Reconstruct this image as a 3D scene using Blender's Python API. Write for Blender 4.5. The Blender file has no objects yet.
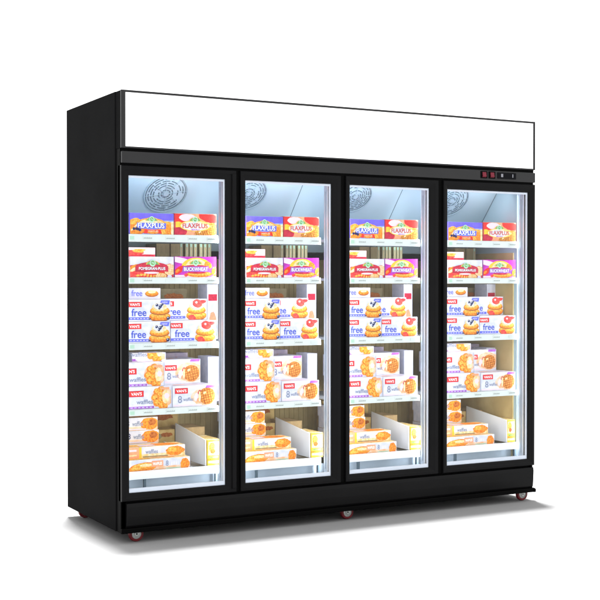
import bpy, bmesh, math, random
from mathutils import Vector, Matrix
random.seed(7)
scene = bpy.context.scene
C = scene.collection
PI = math.pi

# ------------------------------------------------------------------ materials
MATS = {}
def mat(name, col, rough=0.5, spec=0.5, metal=0.0, bump=0.0, bscale=400, var=0.0, vscale=30, col2=None, emis=0.0, coat=0.0):
    if name in MATS: return MATS[name]
    m = bpy.data.materials.new(name); m.use_nodes = True
    nt = m.node_tree; b = nt.nodes['Principled BSDF']
    b.inputs['Base Color'].default_value = (*col, 1)
    b.inputs['Roughness'].default_value = rough
    b.inputs['Specular IOR Level'].default_value = spec
    b.inputs['Metallic'].default_value = metal
    b.inputs['Coat Weight'].default_value = coat
    tc = None
    if var or col2 or bump:
        tc = nt.nodes.new('ShaderNodeTexCoord')
    if var or col2:
        n = nt.nodes.new('ShaderNodeTexNoise'); n.inputs['Scale'].default_value = vscale
        n.inputs['Detail'].default_value = 4
        nt.links.new(tc.outputs['Object'], n.inputs['Vector'])
        r = nt.nodes.new('ShaderNodeValToRGB')
        if col2 is None:
            a = tuple(max(0, c*(1-var)) for c in col); c2 = tuple(min(1, c*(1+var)) for c in col)
        else: a, c2 = col, col2
        r.color_ramp.elements[0].position = .36; r.color_ramp.elements[1].position = .64
        r.color_ramp.elements[0].color = (*a, 1); r.color_ramp.elements[1].color = (*c2, 1)
        nt.links.new(n.outputs['Fac'], r.inputs['Fac'])
        nt.links.new(r.outputs['Color'], b.inputs['Base Color'])
    if bump:
        n = nt.nodes.new('ShaderNodeTexNoise'); n.inputs['Scale'].default_value = bscale
        nt.links.new(tc.outputs['Object'], n.inputs['Vector'])
        bp = nt.nodes.new('ShaderNodeBump'); bp.inputs['Strength'].default_value = bump
        bp.inputs['Distance'].default_value = .0006
        nt.links.new(n.outputs['Fac'], bp.inputs['Height'])
        nt.links.new(bp.outputs['Normal'], b.inputs['Normal'])
    if emis:
        b.inputs['Emission Color'].default_value = (*col, 1)
        b.inputs['Emission Strength'].default_value = emis
    MATS[name] = m
    return m

SIDE = mat('painted black steel', (.0050, .0050, .0052), .55, .003, bump=.25, bscale=700, var=.12, vscale=3)
FRAME = mat('black anodised door profile', (.0030, .0030, .0033), .38, .055, bump=.15, bscale=600, var=.1, vscale=8)
HEAD = mat('satin charcoal panel', (.0115, .0115, .012), .36, .16, bump=.15, bscale=500, var=.1, vscale=5)
PLIN = mat('kick panel charcoal', (.0028, .0028, .0030), .34, .07, bump=.15, bscale=500, var=.12, vscale=5)
BLK = mat('black rubber', (.0008, .0008, .0008), .6, .03)
WHT = mat('white plastic', (.80, .82, .86), .35, .4, var=.02, vscale=9)
ALU = mat('pale aluminium', (.42, .47, .54), .65, .2, metal=.0, var=.05, vscale=14)
ALU2 = mat('grey blue aluminium', (.32, .37, .44), .65, .2, metal=.0, var=.05, vscale=14)
LINER = mat('ice blue liner', (.37, .50, .56), .45, .3, var=.04, vscale=4)
DUCT = mat('olive back duct', (.40, .30, .13), .6, .2, col2=(.55, .43, .21), vscale=6)
SHELF = mat('white coated shelf', (.58, .60, .63), .45, .2, var=.03, vscale=12)
RAIL = mat('price rail', (.62, .66, .63), .4, .2, var=.02, vscale=20)
TICK = mat('price print', (.25, .28, .26), .5, .2)
GREENT = mat('green price tab', (.42, .62, .48), .5, .2)
RED = mat('red tyre', (.085, .005, .008), .4, .2, var=.2, vscale=60)
HUB = mat('zinc hub', (.34, .35, .34), .4, .4, metal=.5, var=.1, vscale=60)
DARK = mat('dark grille slot', (.09, .14, .17), .6, .1)
SEAM = mat('dark seam', (.09, .13, .16), .6, .1)
GRIL = mat('pale blue grille rim', (.34, .46, .52), .4, .3)
SWRED = mat('dark red rocker', (.10, .003, .012), .4, .2)  # plain dark red, no emission
DISP = mat('display glass', (.001, .001, .002), .3, .05)
DGL = mat('display glyph', (.16, .16, .18), .5, .1)
SPACER = mat('white spacer', (.58, .59, .65), .4, .3)
LIT = mat('lightbox acrylic', (.6, .6, .6), .6, .0, emis=1.7)

def glass_mat():
    m = bpy.data.materials.new('door glass'); m.use_nodes = True
    nt = m.node_tree; nt.nodes.clear()
    o = nt.nodes.new('ShaderNodeOutputMaterial'); mx = nt.nodes.new('ShaderNodeMixShader')
    t = nt.nodes.new('ShaderNodeBsdfTransparent'); g = nt.nodes.new('ShaderNodeBsdfGlossy')
    t.inputs[0].default_value = (.97, .99, 1, 1); g.inputs['Roughness'].default_value = .03
    f = nt.nodes.new('ShaderNodeFresnel'); f.inputs['IOR'].default_value = 1.22
    nt.links.new(f.outputs[0], mx.inputs[0]); nt.links.new(t.outputs[0], mx.inputs[1])
    nt.links.new(g.outputs[0], mx.inputs[2]); nt.links.new(mx.outputs[0], o.inputs[0])
    return m
GLASS = glass_mat()

# ------------------------------------------------------------------ mesh helpers
def obj(name, bm, mats, parent=None, bevel=0, loc=(0, 0, 0), smooth=False):
    me = bpy.data.meshes.new(name)
    bmesh.ops.recalc_face_normals(bm, faces=bm.faces)
    bm.to_mesh(me); bm.free()
    for m in (mats if isinstance(mats, (list, tuple)) else [mats]): me.materials.append(m)
    o = bpy.data.objects.new(name, me); C.objects.link(o); o.location = loc
    if parent: o.parent = parent
    if smooth:
        for p in me.polygons: p.use_smooth = True
    if bevel:
        b = o.modifiers.new('bevel', 'BEVEL'); b.width = bevel; b.segments = 2; b.limit_method = 'ANGLE'
    return o
def bx(bm, x0, x1, y0, y1, z0, z1, mi=0):
    v = [bm.verts.new(p) for p in ((x0,y0,z0),(x1,y0,z0),(x1,y1,z0),(x0,y1,z0),(x0,y0,z1),(x1,y0,z1),(x1,y1,z1),(x0,y1,z1))]
    for f in ((0,3,2,1),(4,5,6,7),(0,1,5,4),(1,2,6,5),(2,3,7,6),(3,0,4,7)):
        bm.faces.new([v[i] for i in f]).material_index = mi
def B(name, x0, x1, y0, y1, z0, z1, m, parent=None, bevel=0):
    bm = bmesh.new(); bx(bm, x0, x1, y0, y1, z0, z1); return obj(name, bm, m, parent, bevel)
def prism(bm, pts, axis, a, b, mi=0):
    """pts: 2-D outline, extruded along axis from a to b"""
    def P(p, t):
        return {'x': (t, p[0], p[1]), 'y': (p[0], t, p[1]), 'z': (p[0], p[1], t)}[axis]
    A = [bm.verts.new(P(p, a)) for p in pts]; D = [bm.verts.new(P(p, b)) for p in pts]
    n = len(pts)
    bm.faces.new(A).material_index = mi; bm.faces.new(D[::-1]).material_index = mi
    for i in range(n):
        bm.faces.new((A[i], D[i], D[(i+1) % n], A[(i+1) % n])).material_index = mi
def rod(bm, p, q, r, n=10, mi=0):
    p, q = Vector(p), Vector(q); d = (q-p).normalized()
    u = d.orthogonal().normalized(); w = d.cross(u)
    ra = [bm.verts.new(p + r*(math.cos(2*PI*i/n)*u + math.sin(2*PI*i/n)*w)) for i in range(n)]
    rb = [bm.verts.new(q + r*(math.cos(2*PI*i/n)*u + math.sin(2*PI*i/n)*w)) for i in range(n)]
    bm.faces.new(ra).material_index = mi; bm.faces.new(rb[::-1]).material_index = mi
    for i in range(n): bm.faces.new((ra[i], rb[i], rb[(i+1) % n], ra[(i+1) % n])).material_index = mi
def lathe_y(bm, prof, cx, cz, cy, n=32, mi=0):
    """prof: closed list (r, y) revolved about the y axis"""
    rings = []
    for i in range(n):
        a = 2*PI*i/n
        rings.append([bm.verts.new((cx+r*math.cos(a), cy+y, cz+r*math.sin(a))) for r, y in prof])
    k = len(prof)
    for i in range(n):
        for j in range(k):
            bm.faces.new((rings[i][j], rings[(i+1) % n][j], rings[(i+1) % n][(j+1) % k], rings[i][(j+1) % k])).material_index = mi
def empty(name, loc, parent=None):
    o = bpy.data.objects.new(name, None); C.objects.link(o); o.location = loc
    if parent: o.parent = parent
    o.empty_display_size = .1
    return o

# ------------------------------------------------------------------ the setting
FLZ = .0205
floor_m = mat('white studio floor', (.20, .20, .20), .9, .0, var=.015, vscale=2)
bm = bmesh.new()
pts = [(-6, -6.5), (8, -6.5), (8, 6.5), (-6, 6.5)]
bm.faces.new([bm.verts.new((x, y, FLZ)) for x, y in pts])
fl = obj('floor', bm, floor_m); fl['kind'] = 'structure'

# ------------------------------------------------------------------ the freezer
D = .815; TOP = 2.181; W = 2.497
fz = empty('display_freezer', (0, 0, FLZ))
fz['label'] = 'large black four door upright display freezer with white lightbox on top, on small wheels'
fz['category'] = 'freezer'
FZ = Vector((0, 0, FLZ))
def part(o, parent=None):
    """keep world placement, parent to the freezer (or a part of it)"""
    o.parent = parent or fz
    if not parent: o.location = o.location - FZ
    return o

# carcass
bm = bmesh.new()
bx(bm, 0, .045, .072, D, .074, TOP)
part(obj('side_panel', bm, SIDE, None, .004))
bm = bmesh.new(); bx(bm, W-.045, W, .072, D, .074, TOP)
part(obj('side_panel', bm, SIDE, None, .004))
part(B('back_panel', .045, W-.045, D-.03, D-.002, .084, TOP-.002, SIDE))
part(B('top_panel', .045, W-.045, .074, D-.03, TOP-.03, TOP-.001, SIDE))
part(B('base_panel', .045, W-.045, .074, D-.03, .085, .20, BLK))
# black corner posts behind the doors
for x0, x1 in ((.006, .032), (W-.030, W-.006)):
    part(B('corner_post', x0, x1, .020, .0715, .074, 1.905, BLK))
# header strip with controls
part(B('header_panel', .009, 2.492, .0, .071, 1.836, 1.892, HEAD, None, .003))
part(B('header_shadow_gap', .012, 2.486, .010, .071, 1.8921, 1.906, BLK))
part(B('header_shadow_gap', .012, 2.486, .012, .0705, 1.826, 1.8359, BLK))
cp = part(B('control_display', 2.222, 2.352, -.004, .0, 1.849, 1.884, DISP, None, .006))
for gx, gw in ((2.252, .014), (2.327, .006)):
    g = B('display_glyph', gx-gw/2, gx+gw/2, -.0052, -.0041, 1.858, 1.876, DGL); part(g, cp)
    g.location = (0, 0, 0)
for sx in (2.106, 2.161):
    s = part(B('rocker_switch', sx, sx+.046, -.003, .0, 1.847, 1.887, BLK, None, .002))
    bm = bmesh.new()
    prism(bm, [(-.003, 1.853), (-.009, 1.858), (-.006, 1.868), (-.0045, 1.881), (-.003, 1.881)], 'x', sx+.011, sx+.036)
    r = obj('rocker', bm, SWRED); part(r, s); r.location = (0, 0, 0)

# lightbox canopy
cn = part(B('lightbox_housing', .004, W-.01, .004, .0715, 1.9061, TOP-.001, SIDE, None, .002))
bm = bmesh.new()
bx(bm, .003, .0255, -.004, .0038, 1.907, TOP)
bx(bm, 2.473, 2.487, -.004, .0038, 1.907, TOP)
bx(bm, .0256, 2.4729, -.004, .0038, TOP-.0105, TOP)
bx(bm, .0256, 2.4729, -.004, .0038, 1.907, 1.9145)
f = obj('lightbox_frame', bm, HEAD, cn)
f = B('lightbox_face', .0256, 2.4729, -.002, .0036, 1.9147, TOP-.0107, LIT, cn)

# plinth / kick panel
part(B('kick_backing', .012, W-.004, .020, .0715, .084, .2225, BLK))
bm = bmesh.new()
prism(bm, [(.0198, .218), (.0, .214), (-.003, .196), (-.001, .150), (.003, .108), (.012, .096), (.0198, .096)], 'x', .030, 2.484)
part(obj('kick_panel', bm, PLIN, None, .002))
part(B('base_rail', .004, W+.0005, .0005, .0195, .072, .0955, BLK, None, .003))
part(B('corner_foot', W-.012, W+.006, -.002, .03, .0712, .092, BLK, None, .004))

# doors -------------------------------------------------------------------------
doors = [  # outer x0, x1, opening a, b
    (.006, .611, .045, .551), (.630, 1.213, .662, 1.157),
    (1.240, 1.828, 1.268, 1.770), (1.858, 2.493, 1.889, 2.447)]
ZB, ZT = .2255, 1.8255
OB, OT = .2635, 1.779
def ring(bm, X0, X1, Z0, Z1, x0, x1, z0, z1, prof, mi=0):
    """mitred frame: prof = list of (t 0 outer..1 inner, y)"""
    rows = []
    for t, y in prof:
        a, b = X0+(x0-X0)*t, X1+(x1-X1)*t; c, d = Z0+(z0-Z0)*t, Z1+(z1-Z1)*t
        rows.append([bm.verts.new(p) for p in ((a, y, c), (b, y, c), (b, y, d), (a, y, d))])
    n = len(rows)
    for i in range(n):
        for k in range(4):
            bm.faces.new((rows[i][k], rows[i][(k+1) % 4], rows[(i+1) % n][(k+1) % 4], rows[(i+1) % n][k])).material_index = mi
BAY = []
for i, (X0, X1, a, b) in enumerate(doors):
    d = part(empty('door', (X0, 0, ZB)))
    d.location = Vector((X0, 0, ZB)) - FZ
    O = Vector((X0, 0, ZB))
    def sub(o): o.parent = d; o.location = -O; return o
    bm = bmesh.new()
    ring(bm, X0, X1, ZB, ZT, a, b, OB, OT, [(0, .045), (0, .005), (.07, .0), (.42, .0), (.50, .0022), (.86, .0045), (1, .009), (1, .045)])
    sub(obj('door_frame', bm, FRAME))
    bm = bmesh.new()   # long pull grip down the opening edge
    gx0, gx1 = b+.029, X1-.004
    prism(bm, [(gx0, .0), (gx0+.004, -.009), (gx1-.006, -.010), (gx1, -.004), (gx1, .0)], 'z', ZB+.02, ZT-.02)
    sub(obj('handle', bm, FRAME, None, .0015)) if i == 0 else bm.free()
    bm = bmesh.new(); bx(bm, a-.002, b+.002, .0100, .0140, OB-.002, OT+.002)
    sub(obj('glass_pane', bm, GLASS))
    bm = bmesh.new()   # white inner door liner, behind the glass
    ring(bm, a-.010, b+.010, OB-.010, OT+.010, a, b, OB, OT, [(0, .0455), (0, .052), (1, .052), (1, .0145), (.2, .0145), (.2, .0455)])
    sub(obj('inner_frame', bm, WHT))
    bm = bmesh.new()   # white spacer lip framing the glass
    L, R_, T_, B_ = a+.0025, b-.0085, OT-.011, OB+.020
    V = [[bm.verts.new(p) for p in ((x0, y, z0), (x1, y, z0), (x1, y, z1), (x0, y, z1))]
         for x0, x1, z0, z1, y in ((a+.0002, b-.0002, OB+.0002, OT-.0002, .0150), (L, R_, B_, T_, .0150), (L, R_, B_, T_, .0235), (a+.0002, b-.0002, OB+.0002, OT-.0002, .0235))]
    for q in range(4):
        for k in range(4):
            bm.faces.new((V[q][k], V[q][(k+1) % 4], V[(q+1) % 4][(k+1) % 4], V[(q+1) % 4][k]))
    sub(obj('spacer_bar', bm, SPACER))
    bm = bmesh.new()   # gasket: pale above and below, grey down the sides
    bx(bm, a-.009, a, .0525, .085, OB-.009, OT+.009, 1); bx(bm, b, b+.009, .0525, .085, OB-.009, OT+.009, 1)
    bx(bm, a+.0001, b-.0001, .0525, .0845, OT, OT+.009, 0); bx(bm, a+.0001, b-.0001, .0525, .0845, OB-.009, OB, 0)
    sub(obj('gasket', bm, [WHT, ALU]))
    bm = bmesh.new(); ring(bm, a-.018, b+.018, OB-.018, OT+.018, a-.002, b+.002, OB-.002, OT+.002, [(0, .0455), (0, .0550), (1, .0550), (1, .0455)])
    bm.free()
    # mullion side and sill behind each door (grey blue aluminium)
    bm = bmesh.new()
    nx = doors[i+1][2]-.012 if i < 3 else 2.4515
    bx(bm, b+.0105, nx, .0480, .1050, .205, 1.834)
    bx(bm, b+.0005, b+.0104, .0856, .0872, .205, 1.834)
    part(obj('mullion', bm, ALU2, None, .0015))
    bm = bmesh.new(); bx(bm, b-.0022, b-.0002, .066, .072, OB+.03, OT-.035)
    sub(obj('seal_strip', bm, ALU2))
part(B('mullion', .0325, .0345, .048, .105, .205, 1.834, ALU2))
part(B('sill', .0346, 2.4514, .0870, .13, .2005, .262, ALU))
part(B('head_liner', .0346, 2.4514, .0870, .13, 1.781, 1.834, LINER))
for X0, X1 in ((.611, .630), (1.213, 1.240), (1.828, 1.858)):
    part(B('door_gap_strip', X0+.0005, X1-.0005, .012, .044, ZB, ZT, BLK))

# interior liner --------------------------------------------------------------
bm = bmesh.new()
bx(bm, .0452, .050, .106, D-.035, .2065, 1.834)
bx(bm, W-.050, W-.0452, .106, D-.035, .2065, 1.834)
bx(bm, .0502, W-.0502, .131, D-.035, 1.812, 1.834)
part(obj('inner_liner', bm, LINER))
part(B('inner_floor', .0502, W-.0502, .131, D-.035, .2007, .2065, LINER))
part(B('added_bright_panel', .0502, W-.0502, .150, .155, .2068, .3085, mat('added pale panel', (.50, .58, .66), .6, .2, var=.06, vscale=8)))  # added panel, catches light to brighten the shadowed gap under the tray
part(B('side_duct', W-.0565, W-.0502, .135, D-.08, .2068, 1.44, DUCT))
bm = bmesh.new()   # back duct with faint vertical ribs
bx(bm, .0502, W-.0502, .745, D-.036, .207, 1.40)
x = .06
while x < W-.07:
    bx(bm, x, x+.012, .741, .7448, .22, 1.39); x += .031
part(obj('back_duct', bm, DUCT))
# sloping evaporator cover under the ceiling
def slope_z(y): return 1.785-1.15*(y-.30)
bm = bmesh.new()
prism(bm, [(.277, 1.811), (.60, slope_z(.60)), (.775, slope_z(.60)), (.775, 1.811)], 'x', .0504, W-.0504)
ev = part(obj('evaporator_cover', bm, LINER))
for sx in (1.143, 1.784, 2.443):
    bm = bmesh.new(); n = Vector((0, -1.15, -1)).normalized()*.0012
    prism(bm, [(.285+n.y, slope_z(.285)+n.z), (.595+n.y, slope_z(.595)+n.z), (.595, slope_z(.595)-.00005), (.285, slope_z(.285)-.00005)], 'x', sx-.0016, sx+.0016)
    obj('panel_seam', bm, SEAM, ev)
tan_s = Vector((0, 1, -1.15)).normalized(); nor = Vector((0, -1.15, -1)).normalized()
def fan(cx, cy, R):
    c = Vector((cx, cy, slope_z(cy)))
    X = Vector((1, 0, 0)); Y = -tan_s
    def P(r, a, h): return c + X*(r*math.cos(a)) + Y*(r*math.sin(a)) + nor*h
    bm = bmesh.new()
    N = 56
    def band(r0, r1, a0, a1, h0, h1, mi, n):
        rows = []
        for k in range(n+1):
            a = a0+(a1-a0)*k/n
            rows.append([bm.verts.new(P(r, a, h)) for r, h in ((r0, h0), (r0, h1), (r1, h1), (r1, h0))])
        for k in range(n):
            for j in range(4):
                bm.faces.new((rows[k][j], rows[k+1][j], rows[k+1][(j+1) % 4], rows[k][(j+1) % 4])).material_index = mi
    band(R*.97, R, 0, 2*PI, .0, .006, 0, N)
    band(R*.90, R*.915, 0, 2*PI, .0, .004, 2, N)
    rnd = random.Random(int(cx*100))
    for q, rr in enumerate((.80, .68, .56, .44, .32, .20)):
        n = 10 if q < 3 else 6
        for k in range(n):
            if rnd.random() < .18: continue
            a0 = 2*PI*k/n + .06+q*.21; a1 = 2*PI*(k+1)/n - .06+q*.21
            band(R*(rr-.018), R*(rr+.014), a0, a1, .0, .003, 1, 7)
    for k in range(8):   # radial wires
        a = 2*PI*k/8+.2
        t = Vector((-math.sin(a), math.cos(a)))
        p0, p1 = P(R*.12, a, .004), P(R*.97, a, .004)
        rod(bm, p0, p1, .0011, 6, 0)
    rows = [bm.verts.new(P(R*.12, 2*PI*k/20, .005)) for k in range(20)]
    bm.faces.new(rows).material_index = 0
    return obj('fan_grille', bm, [GRIL, DARK, SEAM], ev)
fan(.375, .352, .117)
fan(.842, .340, .103); fan(1.500, .336, .100); fan(2.150, .336, .112)

# bays ------------------------------------------------------------------------
E_ = [.553, 1.144, 1.767, 2.444]; S_ = [1.0, .925, .94, 1.03]
SH = [(1.504, 1.467), (1.294, 1.264), (.974, .942), (.651, .621)]   # rail top, bottom
def X(i, x): return E_[i] + (x-.553)*S_[i]
for i in range(4):
    x0, x1 = doors[i][2]-.008, E_[i]
    for k, (zt, zb) in enumerate(SH):
        s = part(B('shelf', x0, x1+.004, .1065, .60, zt-.016, zt-.003, SHELF))
        bm = bmesh.new()
        prism(bm, [(.093, zb), (.097, zb-.001), (.1064, zt-.002), (.1064, zt), (.099, zt), (.096, zt-.002)], 'x', x0, x1)
        r = obj('price_rail', bm, RAIL); r.parent = s
        w = (x1-x0); zc = (zt+zb)/2
        for j, f in enumerate((.27, .50, .73, .93)):
            cx = x0 + w*f
            bm = bmesh.new(); bx(bm, cx-.026, cx+.026, .0925, .0945, zc-.009, zc+.008, 2)
            for q in range(8):
                if (q*7+j*3+k) % 7 == 4: continue
                bx(bm, cx-.022+q*.0055, cx-.0185+q*.0055, .0921, .093, zc-.0035, zc+.0015+(q % 2)*.0012, 0)
            r2 = obj('price_label', bm, [TICK, GREENT, RAIL]); r2.parent = s
        bm = bmesh.new(); bx(bm, X(i, .083), X(i, .083)+.022, .0925, .0945, zc-.009, zc+.008, 0)
        r2 = obj('price_tab', bm, GREENT); r2.parent = s
    # bottom basket tray
    t = part(B('basket_tray', x0, x1+.004, .1065, .62, .318, .328, SHELF))
    bm = bmesh.new()
    prism(bm, [(.093, .312), (.098, .310), (.1064, .310), (.1064, .350), (.093, .350)], 'x', x0, x1)
    r = obj('tray_front', bm, WHT); r.parent = t
    bm = bmesh.new()
    rod(bm, (X(i, .424), .12, .345), (X(i, .424), .6, .345), .003)
    rod(bm, (X(i, .424), .30, .43), (X(i, .424), .62, .43), .003)
    rod(bm, (X(i, .424), .62, .33), (X(i, .424), .62, .43), .003)
    rod(bm, (X(i, .424), .30, .33), (X(i, .424), .30, .43), .003)
    r = obj('basket_wire', bm, WHT); r.parent = t
    for xx in (x1-.004, x0+.25*w):
        r = B('tray_bracket', xx-.006, xx+.004, .108, .125, .2625, .3175, SEAM); r.parent = t

# casters ---------------------------------------------------------------------
for cx, cy in ((.095, .052), (1.276, .052), (2.440, .052), (.075, .745), (1.276, .745), (2.42, .745)):
    c = part(empty('caster', (cx, cy, .0585)))
    c.location = Vector((cx, cy, .0585)) - FZ
    bm = bmesh.new(); lathe_y(bm, [(.0245, -.011), (.0345, -.011), (.0378, -.006), (.0378, .006), (.0345, .011), (.0245, .011)], 0, 0, 0)
    obj('tyre', bm, RED, c, smooth=False)
    bm = bmesh.new(); lathe_y(bm, [(.004, -.013), (.010, -.013), (.012, -.008), (.022, -.006), (.0243, -.010), (.0243, .010), (.004, .010)], 0, 0, 0)
    obj('hub', bm, HUB, c)
    bm = bmesh.new()
    bx(bm, -.016, .016, .0115, .0145, -.006, .030); bx(bm, -.022, .022, -.012, .022, .0290, .0335)
    rod(bm, (0, -.0145, 0), (0, .0115, 0), .0038)
    obj('fork', bm, BLK, c)

# ------------------------------------------------------------------ printed cartons
INK = {}
def ink(n, c, **k):
    INK[n] = mat('ink '+n, c, .45, .10, **k); return n
ink('white', (.56, .57, .68), col2=(.74, .71, .76), vscale=26); ink('paper', (.93, .93, .95)); ink('slate', (.22, .25, .36)); ink('cream', (.72, .50, .20), col2=(.84, .72, .46), vscale=60); ink('palepink', (.84, .60, .66))
ink('purple', (.15, .11, .74), var=.15, vscale=25); ink('violet', (.36, .10, .52), var=.2, vscale=30)
ink('magenta', (.50, .03, .42), var=.25, vscale=22); ink('red', (.74, .025, .02), var=.15, vscale=40)
ink('crimson', (.50, .02, .05), var=.2, vscale=50); ink('orange', (.66, .13, .01), col2=(.88, .34, .03), vscale=110)
ink('gold', (.66, .22, .012), col2=(.88, .54, .10), vscale=110); ink('brown', (.30, .07, .01), col2=(.50, .16, .03), vscale=90)
ink('waffle', (.66, .21, .03), col2=(.82, .34, .06), vscale=90); ink('yellow', (.82, .52, .04), var=.1, vscale=60)
ink('blue', (.05, .08, .50)); ink('royal', (.12, .14, .66)); ink('navy', (.015, .02, .09))
ink('green', (.16, .34, .10), var=.3, vscale=80); ink('mint', (.42, .66, .50), var=.1, vscale=40)
ink('lilac', (.62, .58, .80)); ink('grey', (.50, .54, .62)); ink('berry', (.72, .02, .03), col2=(.85, .10, .07), vscale=80)
ink('skyblue', (.30, .42, .82), var=.2, vscale=30); ink('olive', (.26, .22, .11), var=.25, vscale=20)
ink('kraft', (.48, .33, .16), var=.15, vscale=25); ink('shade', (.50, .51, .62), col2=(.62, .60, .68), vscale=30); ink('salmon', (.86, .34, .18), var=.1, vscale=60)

ink('peach', (.76, .40, .20), col2=(.78, .58, .44), vscale=30); ink('palelilac', (.62, .62, .80), col2=(.72, .72, .84), vscale=30); ink('goldpack', (.50, .32, .10), col2=(.70, .50, .20), vscale=18); ink('mauve', (.30, .26, .38), col2=(.44, .36, .42), vscale=22)
ink('olivepack', (.24, .19, .10), col2=(.36, .29, .16), vscale=20)
def font_polys(txt):
    cu = bpy.data.curves.new('t', 'FONT'); cu.body = txt; cu.size = 1; cu.offset = .016
    o = bpy.data.objects.new('t', cu); C.objects.link(o)
    bpy.context.view_layer.update()
    me = bpy.data.meshes.new_from_object(o.evaluated_get(bpy.context.evaluated_depsgraph_get()))
    V = [(v.co.x, v.co.y) for v in me.vertices]; F = [tuple(p.vertices) for p in me.polygons]
    C.objects.unlink(o); bpy.data.objects.remove(o); bpy.data.curves.remove(cu); bpy.data.meshes.remove(me)
    x0 = min(v[0] for v in V); x1 = max(v[0] for v in V); y0 = min(v[1] for v in V); y1 = max(v[1] for v in V)
    return [((a-x0)/(x1-x0), (b-y0)/(y1-y0)) for a, b in V], F
FP = {}
def clip(poly, w, h):
    for ax, lim, sg in ((0, 0, 1), (0, w, -1), (1, 0, 1), (1, h, -1)):
        out = []
        for i in range(len(poly)):
            p, q = poly[i-1], poly[i]
            a = (p[ax]-lim)*sg >= 0; b = (q[ax]-lim)*sg >= 0
            if a != b:
                t = (lim-p[ax])/(q[ax]-p[ax]); out.append((p[0]+(q[0]-p[0])*t, p[1]+(q[1]-p[1])*t))
            if b: out.append(q)
        poly = out
        if len(poly) < 3: return []
    return poly
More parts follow.
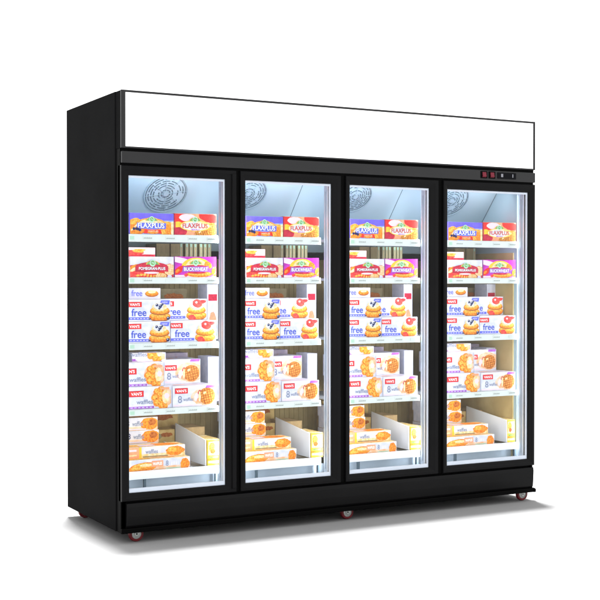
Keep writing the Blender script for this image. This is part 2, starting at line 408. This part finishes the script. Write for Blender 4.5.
class Carton:
    """a printed carton: box w x d x h (mm), artwork laid on its front (and top)"""
    def __init__(s, w, d, h, base='white', side=None, top=None):
        s.w, s.d, s.h = w, d, h; s.names = []; s.bm = bmesh.new(); s.k = 0
        m = s.mi(base); ms = s.mi(side or base); mt = s.mi(top or base)
        W_, D_, H_ = w/1000, d/1000, h/1000
        bx(s.bm, 0, W_, 0, D_, 0, H_, m)
        s.bm.faces.ensure_lookup_table()
        fs = s.bm.faces[-6:]
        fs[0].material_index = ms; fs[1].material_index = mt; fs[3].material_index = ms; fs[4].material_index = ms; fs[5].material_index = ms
    def mi(s, n):
        if n not in s.names: s.names.append(n)
        return s.names.index(n)
    def poly(s, pts, n, top=False):
        s.k += 1; off = .00025+s.k*.00006
        c = clip(pts, s.w-.6, (s.d if top else s.h)-.6)
        if len(c) < 3: return
        if top: vs = [s.bm.verts.new((x/1000, y/1000, s.h/1000+off)) for x, y in c]
        else: vs = [s.bm.verts.new((x/1000, -off, y/1000)) for x, y in c]
        try: s.bm.faces.new(vs).material_index = s.mi(n)
        except ValueError: pass
    def rect(s, x0, y0, x1, y1, n, top=False, sk=0): s.poly([(x0, y0), (x1, y0), (x1+sk, y1), (x0+sk, y1)], n, top)
    def ell(s, cx, cy, rx, ry, n, rot=0, top=False, wob=0, seed=0, a0=0, a1=360, seg=28):
        r = random.Random(seed); ca, sa = math.cos(math.radians(rot)), math.sin(math.radians(rot)); p = []
        full = a1-a0 >= 360
        for i in range(seg + (0 if full else 1)):
            a = math.radians(a0+(a1-a0)*i/seg); q = 1+wob*(r.random()-.5)
            x, y = rx*q*math.cos(a), ry*q*math.sin(a); p.append((cx+x*ca-y*sa, cy+x*sa+y*ca))
        s.poly(p, n, top)
    def text(s, t, x0, y0, x1, y1, n, arch=0, outline=None):
        if t not in FP: FP[t] = font_polys(t)
        V, F = FP[t]
        def lay(dx, dy, nm):
            s.k += 2; off = .00025+s.k*.00006; mi = s.mi(nm)
            vs = []
            for a, b in V:
                q = 1+arch*(1-(2*a-1)**2)
                vs.append(s.bm.verts.new(((x0+(x1-x0)*a+dx)/1000, -off, (y0+(y1-y0)*b*q+dy)/1000)))
            for f in F:
                try: s.bm.faces.new([vs[i] for i in f]).material_index = mi
                except ValueError: pass
        if outline:
            for dx, dy in ((-.6, -.6), (.6, -.6), (-.6, .6), (.6, .6)): lay(dx, dy, outline)
        lay(0, 0, n)
    def waffle(s, cx, cy, r, ry=None, fill='waffle', line='brown', step=None, rot=12):
        ry = ry or r
        s.ell(cx, cy, r*1.05, ry*1.05, 'brown', wob=.05, seed=3); s.ell(cx, cy, r, ry, fill)
        st = step or r/3.2; ca, sa = math.cos(math.radians(rot)), math.sin(math.radians(rot))
        for ax in (0, 1):
            t = -r+st*.6
            while t < r*.95:
                hh = math.sqrt(max(0, 1-(t/r)**2))*r*.96; th = st*.19
                q = [(t-th, -hh), (t+th, -hh), (t+th, hh), (t-th, hh)]
                if ax: q = [(b, a) for a, b in q]
                s.poly([(cx+a*ca-b*sa, cy+(a*sa+b*ca)*ry/r) for a, b in q], line); t += st
        s.ell(cx-r*.35, cy+ry*.4, r*.22, ry*.14, 'cream', rot=25)
    def stack(s, cx, cy, w, h, fruit):
        s.ell(cx, cy-h*.30, w*.54, h*.24, 'brown', wob=.06, seed=1)
        s.ell(cx, cy-h*.25, w*.53, h*.22, 'orange', wob=.06, seed=2)
        s.ell(cx, cy-h*.20, w*.47, h*.14, 'gold', wob=.1, seed=4)
        s.ell(cx+w*.06, cy-h*.08, w*.42, h*.09, 'cream', wob=.2, seed=5)
        s.ell(cx, cy-h*.02, w*.50, h*.19, 'brown', wob=.05, seed=6)
        s.ell(cx, cy+h*.03, w*.49, h*.18, 'orange', wob=.05, seed=7)
        s.ell(cx, cy+h*.08, w*.45, h*.15, 'gold', wob=.08, seed=8)
        s.ell(cx-w*.02, cy+h*.20, w*.38, h*.20, 'cream', wob=.14, seed=9)
        s.ell(cx-w*.06, cy+h*.24, w*.24, h*.15, 'white', wob=.2, seed=10)
        if fruit == 'blue':
            for dx, dy, r in ((-.15, .30, .07), (.02, .24, .085), (.12, .33, .06), (-.03, .14, .06), (-.52, -.38, .05), (.42, -.36, .085)):
                s.ell(cx+w*dx, cy+h*dy, w*r, w*r*.95, 'navy'); s.ell(cx+w*(dx-.02), cy+h*dy+w*r*.35, w*r*.4, w*r*.3, 'grey')
        else:
            s.ell(cx+w*.05, cy+h*.34, w*.26, h*.22, 'berry', wob=.1, seed=11, rot=-15)
            s.ell(cx+w*.30, cy+h*.42, w*.22, h*.10, 'berry', rot=10, wob=.1, seed=12)
            s.ell(cx-w*.22, cy-h*.40, w*.20, h*.16, 'berry', rot=-30, wob=.08, seed=13)
            s.ell(cx+w*.0, cy+h*.40, w*.06, h*.05, 'palepink')
    def mesh(s):
        me = bpy.data.meshes.new('carton')
        s.bm.to_mesh(me); s.bm.free()
        for n in s.names: me.materials.append(INK[n])
        return me

def emblem(c, cx, cy, r):
    c.ell(cx, cy, r*1.7, r*.95, 'gold', a0=0, a1=180); c.ell(cx, cy, r*1.45, r*.85, 'green', a0=0, a1=180)
    c.ell(cx, cy+r*.35, r*.75, r*.80, 'mint', wob=.05); c.ell(cx, cy+r*.40, r*.52, r*.52, 'green')
    c.ell(cx-r*.15, cy+r*.48, r*.15, r*.2, 'mint'); c.ell(cx+r*.2, cy+r*.36, r*.12, r*.2, 'mint')

def art_flax_blue():
    c = Carton(228, 130, 103, 'skyblue', 'purple', 'purple')
    c.poly([(0, 62), (228, 70), (228, 103), (0, 103)], 'purple')
    c.ell(22, 50, 40, 26, 'gold', rot=20, wob=.1, seed=2); c.ell(30, 24, 60, 26, 'orange', wob=.12, seed=3)
    for k in range(5): c.ell(12+k*9, 22+k*9, 3.5, 9, 'cream', rot=-50)
    c.ell(190, 30, 52, 34, 'gold', wob=.1, seed=4); c.ell(205, 26, 26, 26, 'orange', wob=.2, seed=14); c.rect(214, 0, 228, 64, 'cream')
    c.ell(110, 52, 76, 28, 'gold', a0=0, a1=180); c.ell(110, 50, 66, 24, 'cream', a0=0, a1=180)
    c.rect(34, 27, 186, 56, 'royal', sk=2)
    for q in (20, 34, 40, 50): c.ell(q, 20+(q % 7), 7, 7, 'navy')
    c.text('FLAXPLUS', 40, 31, 178, 54, 'paper', arch=.12, outline='navy')
    c.poly([(70, 4), (165, 4), (158, 24), (76, 24)], 'red'); c.ell(118, 8, 30, 6, 'orange'); c.text('WAFFLES', 90, 11, 146, 20, 'cream')
    emblem(c, 112, 66, 19)
    return c.mesh()
def art_flax_red():
    c = Carton(228, 130, 106, 'cream', 'crimson', 'red')
    c.rect(0, 0, 228, 106, 'salmon'); c.ell(14, 84, 70, 30, 'red', wob=.1, seed=1); c.ell(70, 86, 44, 18, 'palepink', wob=.1, seed=5)
    c.ell(20, 50, 26, 16, 'yellow', wob=.1); c.ell(24, 16, 44, 22, 'crimson', wob=.1, seed=6)
    c.ell(190, 88, 60, 24, 'red', rot=-14, wob=.1, seed=7)
    c.waffle(205, 32, 34, 30, 'gold', 'brown'); c.waffle(150, 8, 38, 18, 'gold', 'brown')
    c.ell(112, 46, 84, 27, 'yellow'); c.ell(112, 46, 78, 24, 'cream', wob=.03); c.ell(104, 44, 60, 19, 'white')
    c.text('FLAXPLUS', 44, 35, 180, 57, 'crimson', arch=.1, outline='cream')
    c.text('MAPLE', 92, 22, 136, 31, 'violet')
    emblem(c, 112, 70, 19); c.rect(0, 0, 6, 106, 'crimson')
    return c.mesh()
def art_pomegran():
    c = Carton(228, 230, 101, 'white', 'palepink', 'palepink')
    c.poly([(0, 0), (228, 0), (228, 56), (150, 66), (80, 66), (0, 58)], 'crimson'); c.ell(200, 40, 60, 24, 'red', wob=.1, seed=31); c.ell(70, 16, 120, 40, 'red', wob=.05, seed=2); c.ell(30, 8, 60, 20, 'berry', wob=.1, seed=8); c.ell(20, 45, 34, 14, 'orange', rot=25)
    c.ell(24, 40, 26, 8, 'cream', rot=25)
    for k in range(7): c.ell(40+k*17, 8+5*math.sin(k), 9, 6, 'gold', rot=20*k)
    c.waffle(206, 38, 30, 28, 'salmon', 'cream'); c.waffle(160, 6, 30, 16, 'orange', 'cream'); c.ell(205, 4, 12, 8, 'lilac')
    c.ell(112, 50, 86, 24, 'crimson', a0=0, a1=180); c.poly([(26, 28), (198, 28), (198, 52), (26, 52)], 'crimson')
    c.text('POMEGRAN-PLUS', 44, 36, 182, 50, 'paper', outline='navy')
    c.ell(110, 22, 40, 5, 'palepink'); emblem(c, 116, 62, 21)
    return c.mesh()
def art_buckwheat():
    c = Carton(224, 180, 103, 'magenta', 'violet', 'magenta')
    c.ell(30, 84, 60, 14, 'palepink', rot=-10); c.rect(0, 0, 224, 12, 'palepink'); c.rect(196, 6, 224, 52, 'orange'); c.ell(170, 30, 50, 30, 'violet', wob=.1, seed=41)
    c.ell(116, 48, 82, 50, 'yellow', a0=0, a1=180); c.ell(116, 52, 58, 40, 'cream', a0=0, a1=180); c.ell(180, 62, 22, 16, 'orange', rot=-30, wob=.1)
    c.ell(22, 36, 34, 15, 'red', rot=35, wob=.1); c.ell(14, 32, 12, 7, 'orange', rot=35)
    c.ell(132, 16, 70, 15, 'orange', wob=.04); c.ell(130, 20, 62, 9, 'gold'); c.ell(118, 24, 50, 6, 'crimson'); c.ell(60, 12, 10, 8, 'berry')
    c.poly([(38, 28), (186, 28), (182, 56), (44, 56)], 'violet'); c.ell(112, 54, 60, 8, 'crimson', a0=0, a1=180)
    c.text('BUCKWHEAT', 48, 32, 178, 50, 'paper', outline='navy'); emblem(c, 112, 66, 20)
    c.ell(208, 30, 10, 16, 'orange', wob=.1)
    return c.mesh()
def art_free(fruit, w=244, d=190):
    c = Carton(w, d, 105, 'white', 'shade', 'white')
    tag_x = w-208 if fruit == 'blue' else 6
    c.rect(tag_x-16, 68, tag_x+58, 94, 'crimson'); c.rect(tag_x-14, 70, tag_x+56, 92, 'red')
    c.text("VAN'S", tag_x-4, 74, tag_x+48, 88, 'paper')
    fx = w-204 if fruit == 'blue' else 22
    c.text('free', fx, 24, fx+78, 60, 'blue'); c.rect(fx-40, 6, fx+104, 19, 'royal')
    for q in range(6):
        c.rect(fx-6+q*17, 10.5, fx+4+q*17, 14.5, 'lilac')
    if fruit == 'blue':
        c.poly([(w-56, 80), (w-8, 80), (w-3, 100), (w-50, 100)], 'royal'); c.text('NEW', w-44, 86, w-14, 95, 'lilac')
    c.stack(w-56 if fruit == 'blue' else w-58, 48, 104, 98, fruit)
    return c.mesh()
def art_free_flat():
    c = Carton(196, 90, 54, 'shade', 'shade', 'white')
    c.text('free', 42, 14, 100, 44, 'royal'); c.rect(6, 3, 190, 7, 'lilac'); c.ell(150, 26, 36, 16, 'brown'); c.ell(150, 30, 33, 13, 'orange'); c.ell(150, 36, 22, 8, 'cream')
    return c.mesh()
def art_pink_flat():
    c = Carton(170, 90, 46, 'palepink', 'crimson', 'palepink')
    c.rect(0, 0, 170, 12, 'crimson'); c.ell(60, 20, 50, 14, 'berry', wob=.15); c.ell(90, 30, 40, 9, 'gold', wob=.1); c.ell(130, 24, 22, 10, 'lilac')
    return c.mesh()
def art_flower(w=255, h=108, d=170):
    c = Carton(w, d, h, 'white', 'shade', 'white')
    c.ell(w-50, h*.5, 60, h*.46, 'peach', wob=.06, seed=21); c.rect(0, 2, w-94, 13, 'violet')
    c.ell(60, h*.42, 44, 20, 'palelilac', wob=.1)

    for q in range(7): c.rect(18+q*20, 5.5, 30+q*20, 9.5, 'lilac')
    c.rect(w-224, 60, w-148, 90, 'crimson'); c.rect(w-221, 63, w-151, 87, 'red'); c.text("VAN'S", w-214, 67, w-158, 83, 'paper')
    c.text('waffles', w-186, 24, w-100, 46, 'slate')
    for k, (x, y, r) in enumerate(((-78, 82, 19), (-56, 94, 17), (-88, 54, 20), (-78, 28, 21), (-52, 14, 19), (-60, 44, 17), (-40, 26, 15), (-34, 8, 12), (-66, 68, 15))):
        c.ell(w+x, y, r, r*.9, 'orange', wob=.2, seed=k); c.ell(w+x+2, y+3, r*.72, r*.6, 'gold', wob=.2, seed=k+9)
        c.ell(w+x+r*.3, y-r*.3, r*.22, r*.15, 'brown')
    c.ell(w-34, 56, 18, 34, 'cream'); c.ell(w-28, 60, 13, 14, 'palepink', wob=.2)
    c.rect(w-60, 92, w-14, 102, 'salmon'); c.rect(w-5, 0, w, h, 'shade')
    c.rect(w-180, 20, w-40, 30, 'palepink', top=True); c.rect(20, 60, w-60, 66, 'salmon', top=True)
    return c.mesh()
def art_waffle(w=237, h=104, d=200):
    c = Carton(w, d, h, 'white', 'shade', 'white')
    c.ell(w-60, h*.45, 78, h*.42, 'peach', wob=.06, seed=22); c.rect(12, 66, 82, 94, 'crimson'); c.rect(15, 69, 79, 91, 'red'); c.text("VAN'S", 20, 73, 74, 87, 'paper')
    c.text('8', 28, 20, 50, 56, 'slate'); c.text('waffles', 56, 28, 112, 46, 'slate'); c.rect(6, 5, w-80, 12, 'palepink')
    c.ell(w-100, 46, 22, 22, 'palepink', wob=.2); c.ell(w-92, 30, 17, 13, 'salmon', wob=.2, seed=4); c.ell(w-88, 66, 14, 14, 'crimson', wob=.3, seed=5)
    c.waffle(w-50, 50, 42, 40, 'waffle', 'brown')
    c.ell(w-92, 50, 6, 26, 'cream'); c.poly([(w-60, h-13), (w-8, h-13), (w-3, h-1), (w-54, h-1)], 'violet')
    c.rect(20, 30, w-50, 40, 'palepink', top=True); c.rect(60, 90, w-20, 98, 'lilac', top=True); c.rect(30, 55, 90, 75, 'salmon', top=True)
    return c.mesh()
def art_flat(kind, w, d, h):
    c = Carton(w, d, h, 'white', 'shade', 'cream')
    if kind == 0:
        c.rect(0, 0, w, h*.5, 'peach'); c.ell(w*.26, h*.46, w*.22, h*.34, 'orange', rot=6, wob=.1); c.ell(w*.22, h*.55, w*.14, h*.2, 'gold', rot=12); c.ell(w*.34, h*.62, w*.12, h*.10, 'cream')
        c.rect(w*.40, h*.48, w*.58, h*.88, 'salmon'); c.text('WAFFLES', w*.42, h*.58, w*.56, h*.78, 'paper'); c.text('8', w*.62, h*.48, w*.66, h*.84, 'slate')
        for q in range(4): c.rect(w*(.69+q*.035), h*.5, w*(.70+q*.035), h*.82, 'lilac')
        c.rect(w*.62, h*.30, w*.84, h*.36, 'mint'); c.ell(w*.92, h*.55, w*.07, h*.38, 'orange', wob=.2); c.ell(w*.5, h*.1, w*.20, h*.14, 'salmon')
        c.rect(w*.05, d*.1, w*.40, d*.8, 'gold', top=True); c.ell(w*.7, d*.5, w*.2, d*.3, 'orange', top=True, wob=.2)
        c.rect(w*.42, d*.2, w*.6, d*.5, 'salmon', top=True)
    elif kind == 1:
        c.rect(0, 0, w, h*.35, 'cream'); c.rect(0, 0, w*.26, h, 'salmon'); c.rect(w*.02, h*.2, w*.22, h*.34, 'cream'); c.rect(w*.02, h*.62, w*.22, h*.80, 'palepink'); c.rect(w*.26, 0, w*.30, h, 'yellow')
        c.text('waffles', w*.36, h*.35, w*.56, h*.75, 'slate'); c.ell(w*.84, h*.5, w*.15, h*.42, 'orange', wob=.2); c.ell(w*.8, h*.6, w*.08, h*.2, 'gold'); c.rect(w*.32, h*.04, w*.72, h*.14, 'olive')
        c.rect(w*.0, d*.1, w*.5, d*.7, 'gold', top=True); c.ell(w*.72, d*.5, w*.24, d*.34, 'orange', top=True, wob=.2); c.rect(w*.3, d*.2, w*.55, d*.6, 'lilac', top=True)
    else:
        c.rect(0, 0, w, h*.3, 'peach'); c.rect(0, 0, w*.16, h, 'orange'); c.ell(w*.80, h*.5, w*.24, h*.46, 'orange', wob=.2); c.ell(w*.86, h*.6, w*.1, h*.25, 'brown', wob=.2)
        c.text('8', w*.20, h*.35, w*.27, h*.8, 'navy'); c.text('waffles', w*.34, h*.34, w*.62, h*.72, 'slate'); c.rect(w*.18, h*.05, w*.7, h*.12, 'lilac')
        c.rect(0, 0, w, d, 'kraft', top=True); c.ell(w*.5, d*.5, w*.3, d*.3, 'orange', top=True, wob=.3)
    return c.mesh()
def art_yellow():
    c = Carton(76, 190, 128, 'cream', 'yellow', 'cream')
    c.rect(0, 0, 76, 128, 'yellow'); c.rect(4, 50, 72, 118, 'cream'); c.ell(26, 92, 18, 22, 'gold', wob=.2); c.ell(30, 70, 14, 12, 'brown', wob=.2)
    c.rect(4, 10, 72, 22, 'cream'); c.rect(10, 36, 60, 44, 'green'); c.rect(0, 22, 76, 34, 'orange')
    for q in range(4): c.rect(6, 30+q*34, 70, 38+q*34, 'yellow', top=True)
    c.rect(12, 60, 60, 64, 'green', top=True)
    return c.mesh()
def art_plain(w, d, h, base, side, kind=0):
    c = Carton(w, d, h, base, side, base)
    if kind == 1:
        c.rect(w*.1, h*.70, w*.9, h*.82, 'crimson'); c.ell(w*.5, h*.36, w*.3, h*.14, 'salmon', wob=.2); c.rect(w*.1, h*.06, w*.9, h*.10, 'mint')
    elif kind == 2:
        c.ell(w*.4, h*.5, w*.4, h*.3, 'berry', wob=.2); c.ell(w*.7, h*.75, w*.3, h*.2, 'green', wob=.3); c.ell(w*.7, h*.2, w*.25, h*.15, 'crimson', wob=.3)
    elif kind == 4:
        c.rect(0, h*.52, w, h*.56, 'kraft'); c.ell(w*.3, h*.8, w*.2, h*.09, 'olive', wob=.3); c.ell(w*.68, h*.84, w*.24, h*.07, 'brown', wob=.3, seed=3)
        c.ell(w*.55, h*.30, w*.3, h*.12, 'gold', wob=.3, seed=5)
    elif kind == 3:
        c.rect(w*.2, 0, w*.75, h, 'mint'); c.rect(w*.3, h*.55, w*.65, h*.9, 'kraft')
    return c.mesh()

MESH = dict(
    A=art_flax_blue(), Bx=art_flax_red(), Cx=art_pomegran(), Dx=art_buckwheat(), E=art_free('blue'), F=art_free('red', 244, 300),
    ff=art_free_flat(), pf=art_pink_flat(), G=art_flower(), G2=art_flower(232, 116, 200), H=art_waffle(), H2=art_waffle(212, 122, 160), G3=art_flower(178, 42, 120),
    t0=art_flat(0, 340, 160, 74), t1=art_flat(1, 330, 110, 54), t2=art_flat(2, 208, 180, 64), y=art_yellow(), k=art_plain(120, 170, 178, 'kraft', 'kraft', 0),
    st=art_plain(24, 150, 176, 'olive', 'olive', 0), st2=art_plain(20, 150, 178, 'olive', 'olive', 3), wr=art_plain(62, 120, 285, 'white', 'shade', 1),
    gc=art_plain(140, 110, 165, 'goldpack', 'goldpack', 4), gd=art_plain(330, 70, 255, 'goldpack', 'kraft', 4), mk=art_plain(200, 120, 250, 'mauve', 'mauve', 4), ok=art_plain(230, 130, 262, 'olivepack', 'kraft', 4),
    wb=art_plain(64, 130, 233, 'palelilac', 'shade', 0), sb=art_plain(70, 80, 112, 'white', 'salmon', 2))
DOOR = ['leftmost door', 'second door', 'third door', 'rightmost door']
S1, S2, S3, S4 = 1.5042, 1.2942, .9742, .6512
TB = .3285
# name, mesh, x0, y0, z0, label, category, group
ITEMS = [
 ('waffle_box', 'A', .090, .110, S1, 'purple and orange box with white lettering on the top shelf, %s', 'box', 'purple waffle boxes on the top shelf'),
 ('waffle_box', 'Bx', .3205, .110, S1, 'red box with a cream oval on the top shelf, %s', 'box', 'red and cream waffle boxes on the top shelf'),
 ('waffle_box', 'Cx', .090, .110, S2, 'white box with red banner and waffles on the second shelf behind the %s', 'box', 'white and red waffle boxes on the second shelf'),
 ('waffle_box', 'Dx', .324, .110, S2, 'magenta box with violet banner on the second shelf behind the %s', 'box', 'magenta waffle boxes on the second shelf'),
 ('flat_box', 'pf', .086, .200, S2+.1016, 'small flat pink box on the second shelf behind the %s', 'box', 'flat pink boxes on the second shelf'),
 ('waffle_box', 'E', .054, .110, S3, 'lower white box with blueberry pancakes, third shelf, %s', 'box', 'blueberry pancake boxes on the third shelf'),
 ('waffle_box', 'E', .056, .110, S3+.1053+.0012, 'upper white box with blueberry pancakes, third shelf, %s', 'box', 'blueberry pancake boxes on the third shelf'),
 ('waffle_box', 'F', .3015, .110, S3, 'lower white box with strawberry pancakes, third shelf, %s', 'box', 'strawberry pancake boxes on the third shelf'),
 ('waffle_box', 'F', .3015, .220, S3+.1053+.0012, 'upper strawberry pancake box, set back on the third shelf behind the %s', 'box', 'strawberry pancake boxes on the third shelf'),
 ('flat_box', 'ff', .090, .205, S3+.2126, 'flat greyish box lying on the blueberry pancake boxes behind the %s', 'box', 'flat grey boxes on the third shelf'),
 ('waffle_box', 'G', .052, .110, S4, 'lower white box with golden waffle pieces, fourth shelf, %s', 'box', 'white boxes with golden pieces on the fourth shelf'),
 ('waffle_box', 'G2', .046, .130, S4+.1086, 'upper white box with golden waffle pieces, fourth shelf, %s', 'box', 'white boxes with golden pieces on the fourth shelf'),
 ('flat_box', 'G3', .141, .22, S4+.1086+.1166, 'small flat white box topmost on the fourth shelf behind the %s', 'box', 'small flat boxes on the fourth shelf'),
 ('waffle_box', 'H', .311, .110, S4, 'lower white box with one round waffle, fourth shelf, %s', 'box', 'round waffle boxes on the fourth shelf'),
 ('waffle_box', 'H2', .316, .262, S4+.1046, 'upper box with one round waffle, fourth shelf, %s', 'box', 'round waffle boxes on the fourth shelf'),
 ('carton', 'wb', .588, .300, S4, 'tall plain white carton at right end of fourth shelf, %s', 'carton', 'plain white cartons at the shelf ends'),
 ('carton', 'wr', .584, .300, S3, 'tall white carton with red band at right of third shelf, %s', 'carton', 'white and red cartons at the shelf ends'),
 ('flat_box', 't0', .066, .115, TB, 'flat white and orange box, lowest at front of basket, %s', 'box', 'flat orange waffle boxes in the bottom baskets'),
 ('flat_box', 't1', .070, .165, TB+.0752, 'flat box with a salmon end panel, in the basket behind the %s', 'box', 'flat orange waffle boxes in the bottom baskets'),
 ('waffle_box', 't2', .105, .300, TB+.0, 'lowest orange ended box of the rear basket stack, %s', 'box', 'orange ended boxes in the bottom baskets'),
 ('waffle_box', 't2', .101, .300, TB+.0652, 'second lowest orange ended box of the rear basket stack, %s', 'box', 'orange ended boxes in the bottom baskets'),
 ('waffle_box', 't2', .106, .300, TB+.1304, 'third box up in the rear basket stack, %s', 'box', 'orange ended boxes in the bottom baskets'),
 ('waffle_box', 't2', .100, .300, TB+.1956, 'topmost orange ended box of the rear basket stack, %s', 'box', 'orange ended boxes in the bottom baskets'),
 ('golden_carton', 'gc', .345, .500, TB, 'golden carton at the rear of the basket beside the divider, %s', 'carton', 'golden cartons at the rear of the baskets'),
 ('golden_carton', 'gd', .240, .660, TB, 'tall golden carton rearmost in the basket, %s', 'carton', 'golden cartons at the rear of the baskets'),
 ('waffle_box', 'mk', .330, .430, S4, 'mauve waffle box at the back of the fourth shelf, %s', 'box', 'mauve boxes at the back of the fourth shelf'),
 ('kraft_carton', 'ok', .300, .440, S3, 'olive brown carton at the back of the third shelf, %s', 'carton', 'olive cartons at the back of the third shelf'),
 ('yellow_carton', 'y', .500, .112, TB+.022, 'yellow carton in right front corner of the basket, %s', 'carton', 'yellow cartons in the bottom baskets'),
 ('kraft_carton', 'k', .502, .420, TB+.001, 'brown carton behind the yellow carton in the basket, %s', 'carton', 'brown cartons in the bottom baskets'),
]
for k in range(12):
    xx = .352+k*.0268
    dark = k < 5
    ORD = ['first', 'second', 'third', 'fourth', 'fifth', 'sixth', 'seventh', 'eighth', 'ninth', 'tenth', 'eleventh', 'rightmost']
    ITEMS.append(('standing_carton', 'st' if dark else 'st2', xx, .42+(k % 3)*.006, S2,
        '%s narrow olive carton in the row on the second shelf, %%s' % ORD[k], 'carton', 'narrow olive cartons standing in a row'))
def place(name, key, loc, sx, label, cat, group, rz=0):
    o = bpy.data.objects.new(name, MESH[key]); C.objects.link(o)
    o.location = loc; o.scale = (sx, 1, 1); o.rotation_euler.z = rz
    o['label'] = label; o['category'] = cat; o['group'] = group
    return o
for i in range(4):
    for name, key, x0, y0, z0, lab, cat, grp in ITEMS:
        if i == 3:   # keep the end bay's contents off the side wall
            if key in ('st', 'st2') and X(3, x0) > 2.40: continue
            x0 = min(x0, {'wr': .490, 'wb': .488, 'y': .478, 'k': .434}.get(key, 9))
        sx, px = S_[i], X(i, x0)
        if i == 3 and key == 'y': sx, px = .70, 2.3845
        if i == 3 and key == 'k': sx, px = .42, 2.3860
        place(name, key, (px, y0, z0), sx, lab % DOOR[i], cat, grp)
    # upright white divider between the flat boxes and the yellow carton
    bm = bmesh.new()
    prism(bm, [(.111, .351), (.50, .351), (.50, .525), (.113, .479)], 'x', 0, .004)
    o = obj('basket_divider', bm, WHT); o.location = (X(i, .489), 0, 0)
    o['label'] = 'white upright divider plate in the basket behind the %s' % DOOR[i]
    o['category'] = 'divider'; o['group'] = 'white divider plates in the bottom baskets'

# ------------------------------------------------------------------ lamps of the freezer and the studio, plus added shelf fills
def area(name, loc, target, sx, sy, power, col=(1, 1, 1)):
    l = bpy.data.lights.new(name, 'AREA'); l.shape = 'RECTANGLE'; l.size = sx; l.size_y = sy; l.energy = power; l.color = col
    o = bpy.data.objects.new(name, l); C.objects.link(o); o.location = loc
    o.rotation_euler = (Vector(target)-Vector(loc)).to_track_quat('-Z', 'Y').to_euler()
    return o
mull = [.050, .6065, 1.2125, 1.829, 2.4465]
LP = 2.8
for i, (X0, X1, a, b) in enumerate(doors):
    for xx, sg in ((a-.004, 1), (b+.004, -1)):
        l = area('cabinet_light', (xx, .0925, 1.02), (xx+sg*.25, .28, 1.02), .020, 1.50, LP, (.95, .98, 1))
        l['kind'] = 'structure'
    for (zt, zb), pw, cc in zip(SH, (.25, .32, .34, .62), ((1, .95, .86), (1, .93, .80), (1, .93, .82), (1, .86, .62))):
        l = area('added_shelf_fill', ((a+E_[i])/2, .135, zb+.012), ((a+E_[i])/2, .28, zb-.14), .42, .018, pw, cc)  # added fill under each shelf, brightens the deep interior
        l['kind'] = 'structure'
    l = area('cabinet_light', ((a+b)/2, .15, 1.80), ((a+b)/2, .45, 1.55),   .45, .03, .7, (.93, .97, 1))
    l['kind'] = 'structure'
# overhead studio softbox, high above and a little behind
key = area('studio_softbox', (2.2, 4.8, 40), (1.25, .4, 0), 3.8, 3.8, 130000)
w = bpy.data.worlds.new('World'); scene.world = w; w.use_nodes = True
w.node_tree.nodes['Background'].inputs[0].default_value = (1, 1, 1, 1)
w.node_tree.nodes['Background'].inputs[1].default_value = 2.2

# ------------------------------------------------------------------ camera
cam = bpy.data.cameras.new('camera'); co = bpy.data.objects.new('camera', cam); C.objects.link(co)
cam.sensor_width = 36; cam.lens = 1234.69/600*36; cam.clip_end = 200; cam.clip_start = .05
yaw, pitch = math.radians(-28.5171423), math.radians(-.828505)
co.location = (-2.04399793, -5.54239145, 1.27050382)
co.rotation_euler = (PI/2+pitch, 0, yaw)
scene.camera = co
scene.view_settings.view_transform = 'Standard'; scene.view_settings.look = 'None'
scene.view_settings.exposure = 0; scene.view_settings.gamma = 1
scene.render.engine = 'CYCLES'
scene.cycles.transparent_max_bounces = 16; scene.cycles.max_bounces = 8
